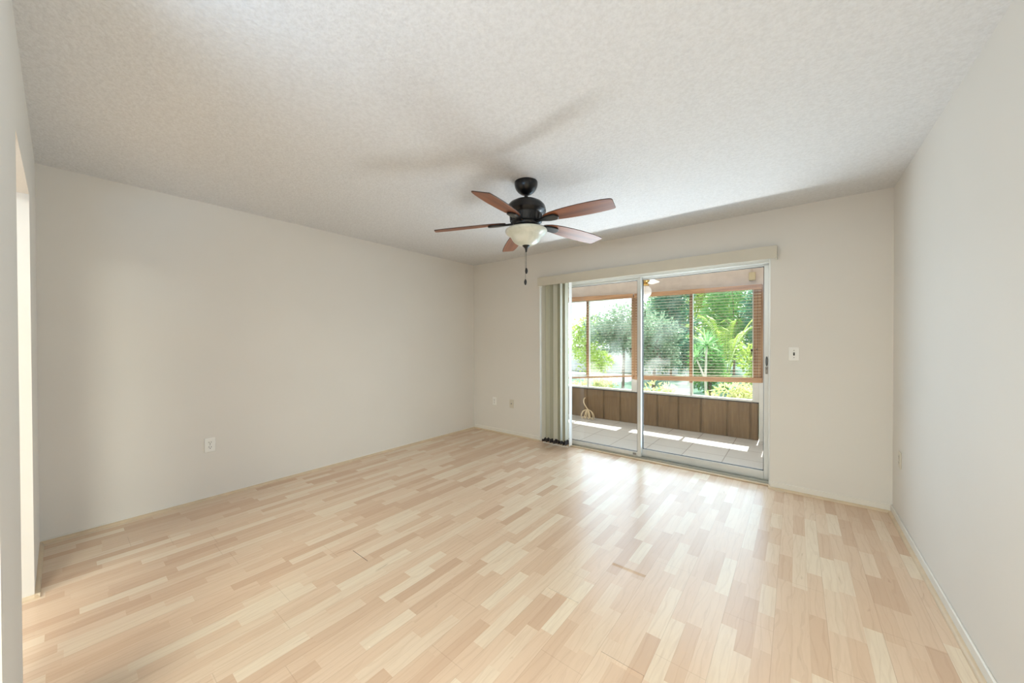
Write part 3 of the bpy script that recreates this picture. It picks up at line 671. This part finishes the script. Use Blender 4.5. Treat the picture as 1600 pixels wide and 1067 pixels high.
def bushy(name, label, cat, x, y, zc, rx, ry, rz, n, ln, wd, mat, trunk=True, bark='bark', clumps=26, group=None, tr=0.05):
    t = thing(name, label, cat, (x, y, -0.15), group or {'shrub': 'low shrubs under the porch windows', 'bush': 'bushes in the garden', 'tree': 'trees in the garden'}[cat])
    vs, fs = [], []
    u = rng.normal(size=(clumps, 3)); u /= np.linalg.norm(u, axis=1)[:, None]
    cc = u*(0.35+0.65*rng.random((clumps, 1))**0.5)*np.array([rx, ry, rz])*0.85
    pick = rng.integers(0, clumps, n)
    off = rng.normal(size=(n, 3)); off /= np.linalg.norm(off, axis=1)[:, None]
    rr = (rng.random((n, 1))**0.45)*0.36
    cen = cc[pick]+off*rr*np.array([rx, ry, rz])+np.array([x, y, zc])
    cen[:, 2] = np.maximum(cen[:, 2], -0.10)
    dr = off+rng.normal(size=(n, 3))*0.5+np.array([0, 0, -0.1]); dr /= np.linalg.norm(dr, axis=1)[:, None]
    leaves(vs, fs, cen, dr, ln, wd); leaf_mesh('foliage', vs, fs, LF[mat], t)
    if trunk:
        m_ = MB(); top = Vector((x, y, zc-rz*0.2))
        m_.tube([(x, y, -0.15), (x+0.03, y, (zc-0.15)/2), top], tr, 8, tr*0.6)
        for k in range(min(12, clumps)):
            e = Vector((x, y, zc))+Vector(cc[k].tolist()); m_.tube([top-Vector((0, 0, 0.1)), (top+e)/2+Vector((0, 0, 0.06)), e], tr*0.45, 5, 0.008)
        m_.build('trunk', bark, t)
    return t
# shrubs near the windows
bushy('croton_shrub', 'low cream and yellow leafed shrub below the right porch window', 'shrub', 2.95, 3.65, 0.22, 0.62, 0.35, 0.34, 900, 0.11, 0.045, 'croton', True, 'palebark', 22, tr=0.02)
bushy('croton_shrub', 'low yellow leafed shrub below the middle porch pane, next to a bare pale branch', 'shrub', 1.62, 3.55, 0.20, 0.42, 0.30, 0.26, 560, 0.10, 0.04, 'croton', True, 'palebark', 18, tr=0.02)
bushy('croton_shrub', 'low yellow green shrub below the left porch window', 'shrub', -0.35, 4.6, 0.14, 0.75, 0.35, 0.30, 800, 0.11, 0.045, 'croton', True, 'palebark', 22, tr=0.02)
br = MB()
br.tube(smooth_path([Vector((2.28, 3.05, -0.15)), Vector((2.25, 3.05, 0.12)), Vector((2.16, 3.07, 0.34)), Vector((2.06, 3.10, 0.50))], 4), 0.012, 7, 0.006); br.tube(smooth_path([Vector((2.25, 3.05, 0.12)), Vector((2.33, 3.06, 0.30)), Vector((2.38, 3.08, 0.44))], 4), 0.009, 6, 0.004)
tag(br.build('bare_branch', 'palebark', origin=(2.28, 3.05, -0.15)), 'bare pale forked branch standing outside the middle porch pane', 'branch')
# larger plants
bushy('sage_tree', 'grey green small leafed tree outside the left porch window', 'tree', -0.42, 7.0, 1.75, 1.15, 0.9, 0.80, 5200, 0.10, 0.055, 'sage', clumps=46)
bushy('sage_tree', 'grey green rounded bush outside the middle porch pane, right of the window post', 'tree', 0.80, 6.0, 1.22, 0.62, 0.6, 0.84, 3600, 0.09, 0.05, 'sage', clumps=36)
bushy('hedge_bush', 'bright green hedge bush at the far left edge of the left porch window', 'bush', -3.3, 10.5, 1.15, 1.1, 0.8, 1.25, 3200, 0.13, 0.07, 'lime', clumps=34)
bushy('hedge_bush', 'mid green hedge bush behind the grey green tree and garden wall', 'bush', -2.2, 14.0, 1.4, 2.0, 0.8, 1.0, 4200, 0.16, 0.08, 'green', clumps=40)
bushy('shade_tree', 'deep blue green tree behind the middle porch pane', 'tree', -0.15, 11.4, 2.4, 1.0, 0.9, 1.9, 5200, 0.15, 0.07, 'deep', clumps=44)
bushy('shade_tree', 'tall mid green tree behind the palm', 'tree', 1.7, 14.2, 2.4, 1.3, 0.9, 2.3, 5200, 0.16, 0.07, 'green', clumps=44)
bushy('shade_tree', 'tall deep green tree at the right edge of the right porch window', 'tree', 3.15, 11.5, 2.3, 1.05, 0.8, 2.3, 5200, 0.15, 0.07, 'deep', clumps=44)
bushy('lime_bush', 'yellow green bush at the lower right of the right porch window', 'bush', 3.17, 6.2, 0.75, 0.45, 0.45, 0.65, 2000, 0.10, 0.05, 'lime', clumps=26)
bushy('green_bush', 'mid green bush under the spiky plant in the right porch window', 'bush', 2.08, 6.3, 0.65, 0.45, 0.4, 0.75, 2200, 0.11, 0.05, 'green', clumps=28)
bushy('green_bush', 'deep green bush between the grey green bush and the spiky plant', 'bush', 0.95, 9.4, 0.7, 0.45, 0.4, 0.95, 2000, 0.11, 0.05, 'deep', clumps=26)
for k, (x, y, zc, rx, rz, mt, lab) in enumerate(((-3.0, 20, 2.4, 1.35, 2.0, 'green', 'distant mid green tree showing right of the post of the left porch window'), (0.3, 18, 3.0, 1.5, 3.2, 'lime', 'distant yellow green tree behind the middle porch pane'),
        (3.7, 19, 3.0, 1.5, 3.2, 'green', 'distant tall mid green tree behind the right porch window'))):
    bushy('background_tree', lab, 'tree', x, y, zc, rx, 1.2, rz, 5200, 0.26, 0.12, mt, clumps=50)
def strap_leaf(vs, fs, base, d, ln, wd, droop, fold=0.2, n=6):
    base = np.array(base, float); d = np.array(d, float); d /= np.linalg.norm(d); side = np.cross(d, [0, 0, 1.]); side /= np.linalg.norm(side)+1e-9
    k = sum(len(x) for x in vs); pts = []; 
    for i in range(n+1):
        t = i/n; p = base+d*ln*t+np.array([0, 0, -droop*t*t]); w = wd*(math.sin(PI*min(0.96, 0.15+0.85*t))**0.7)
        pts += [p-side*w/2, p+side*w/2]
    vs.append(np.array(pts)); fs.append(np.array([[k+2*i, k+2*i+1, k+2*i+3] for i in range(n)]+[[k+2*i, k+2*i+3, k+2*i+2] for i in range(n)]))
def rosette(t, c, n, ln, wd, mat):
    vs, fs = [], []
    for i in range(n):
        a = i*2.39996; el = -0.35+1.75*(i/n)
        d = (math.cos(a)*math.cos(el), math.sin(a)*math.cos(el), math.sin(el))
        strap_leaf(vs, fs, c, d, ln*random.uniform(0.8, 1.1), wd, 0.10*ln)
    leaf_mesh('leaf_rosette', vs, fs, LF[mat], t)
sp = thing('spiky_dracaena', 'spiky rosette plant on a thin trunk outside the right porch window', 'plant', (2.25, 5.0, -0.15))
m = MB(); m.tube([(2.25, 5.0, -0.15), (2.23, 5.0, 0.5), (2.25, 5.0, 1.18)], 0.03, 8, 0.022); m.build('trunk', 'palebark', sp)
rosette(sp, (2.25, 5.0, 1.20), 54, 0.42, 0.030, 'spike')
m = MB(); m.tube([(2.24, 5.0, 0.4), (2.1, 5.05, 0.75), (2.04, 5.05, 0.9)], 0.022, 7, 0.018); m.build('side_stem', 'palebark', sp); rosette(sp, (2.04, 5.05, 0.92), 40, 0.34, 0.028, 'spike')
def palm(label, x, y, n, h, ln, mat):
    t = thing('areca_palm', label, 'palm', (x, y, -0.15))
    for i in range(n):
        a = i*2.39996+0.4; lean = 0.25+0.5*(i % 5)/4
        pts = [Vector((x+0.05*math.cos(a), y+0.05*math.sin(a), -0.15))]
        for k in range(1, 9):
            s_ = k/8; r_ = lean*ln*s_**1.6; z = h*(0.55+0.45*(i/n))*(1.25*s_-0.35*s_**3)
            pts.append(Vector((x+math.cos(a)*(0.05+r_), y+math.sin(a)*(0.05+r_), z)))
        st = MB(); st.tube(pts, 0.010, 6, 0.003); stem = st.build('frond', LF['lime'], t)
        vs, fs = [], []
        pp = smooth_path(pts[3:], 5)
        for j in range(len(pp)-1):
            tg = (pp[j+1]-pp[j]).normalized(); sd = tg.cross(Vector((0, 0, 1))).normalized()
            for sg in (1, -1):
                d = (sd*sg*0.9+tg*0.75+Vector((0, 0, 0.15)))
                strap_leaf(vs, fs, pp[j], d, 0.30*math.sin(PI*(0.15+0.8*j/len(pp)))+0.06, 0.016, 0.16, n=3)
        leaf_mesh('leaflets', vs, fs, LF[mat], stem)
    return t
palm('arching yellow green palm outside the right porch window behind the spiky plant', 2.20, 8.3, 15, 2.5, 1.35, 'lime')

for o in bpy.data.objects:
    if '_w' in o: del o['_w']
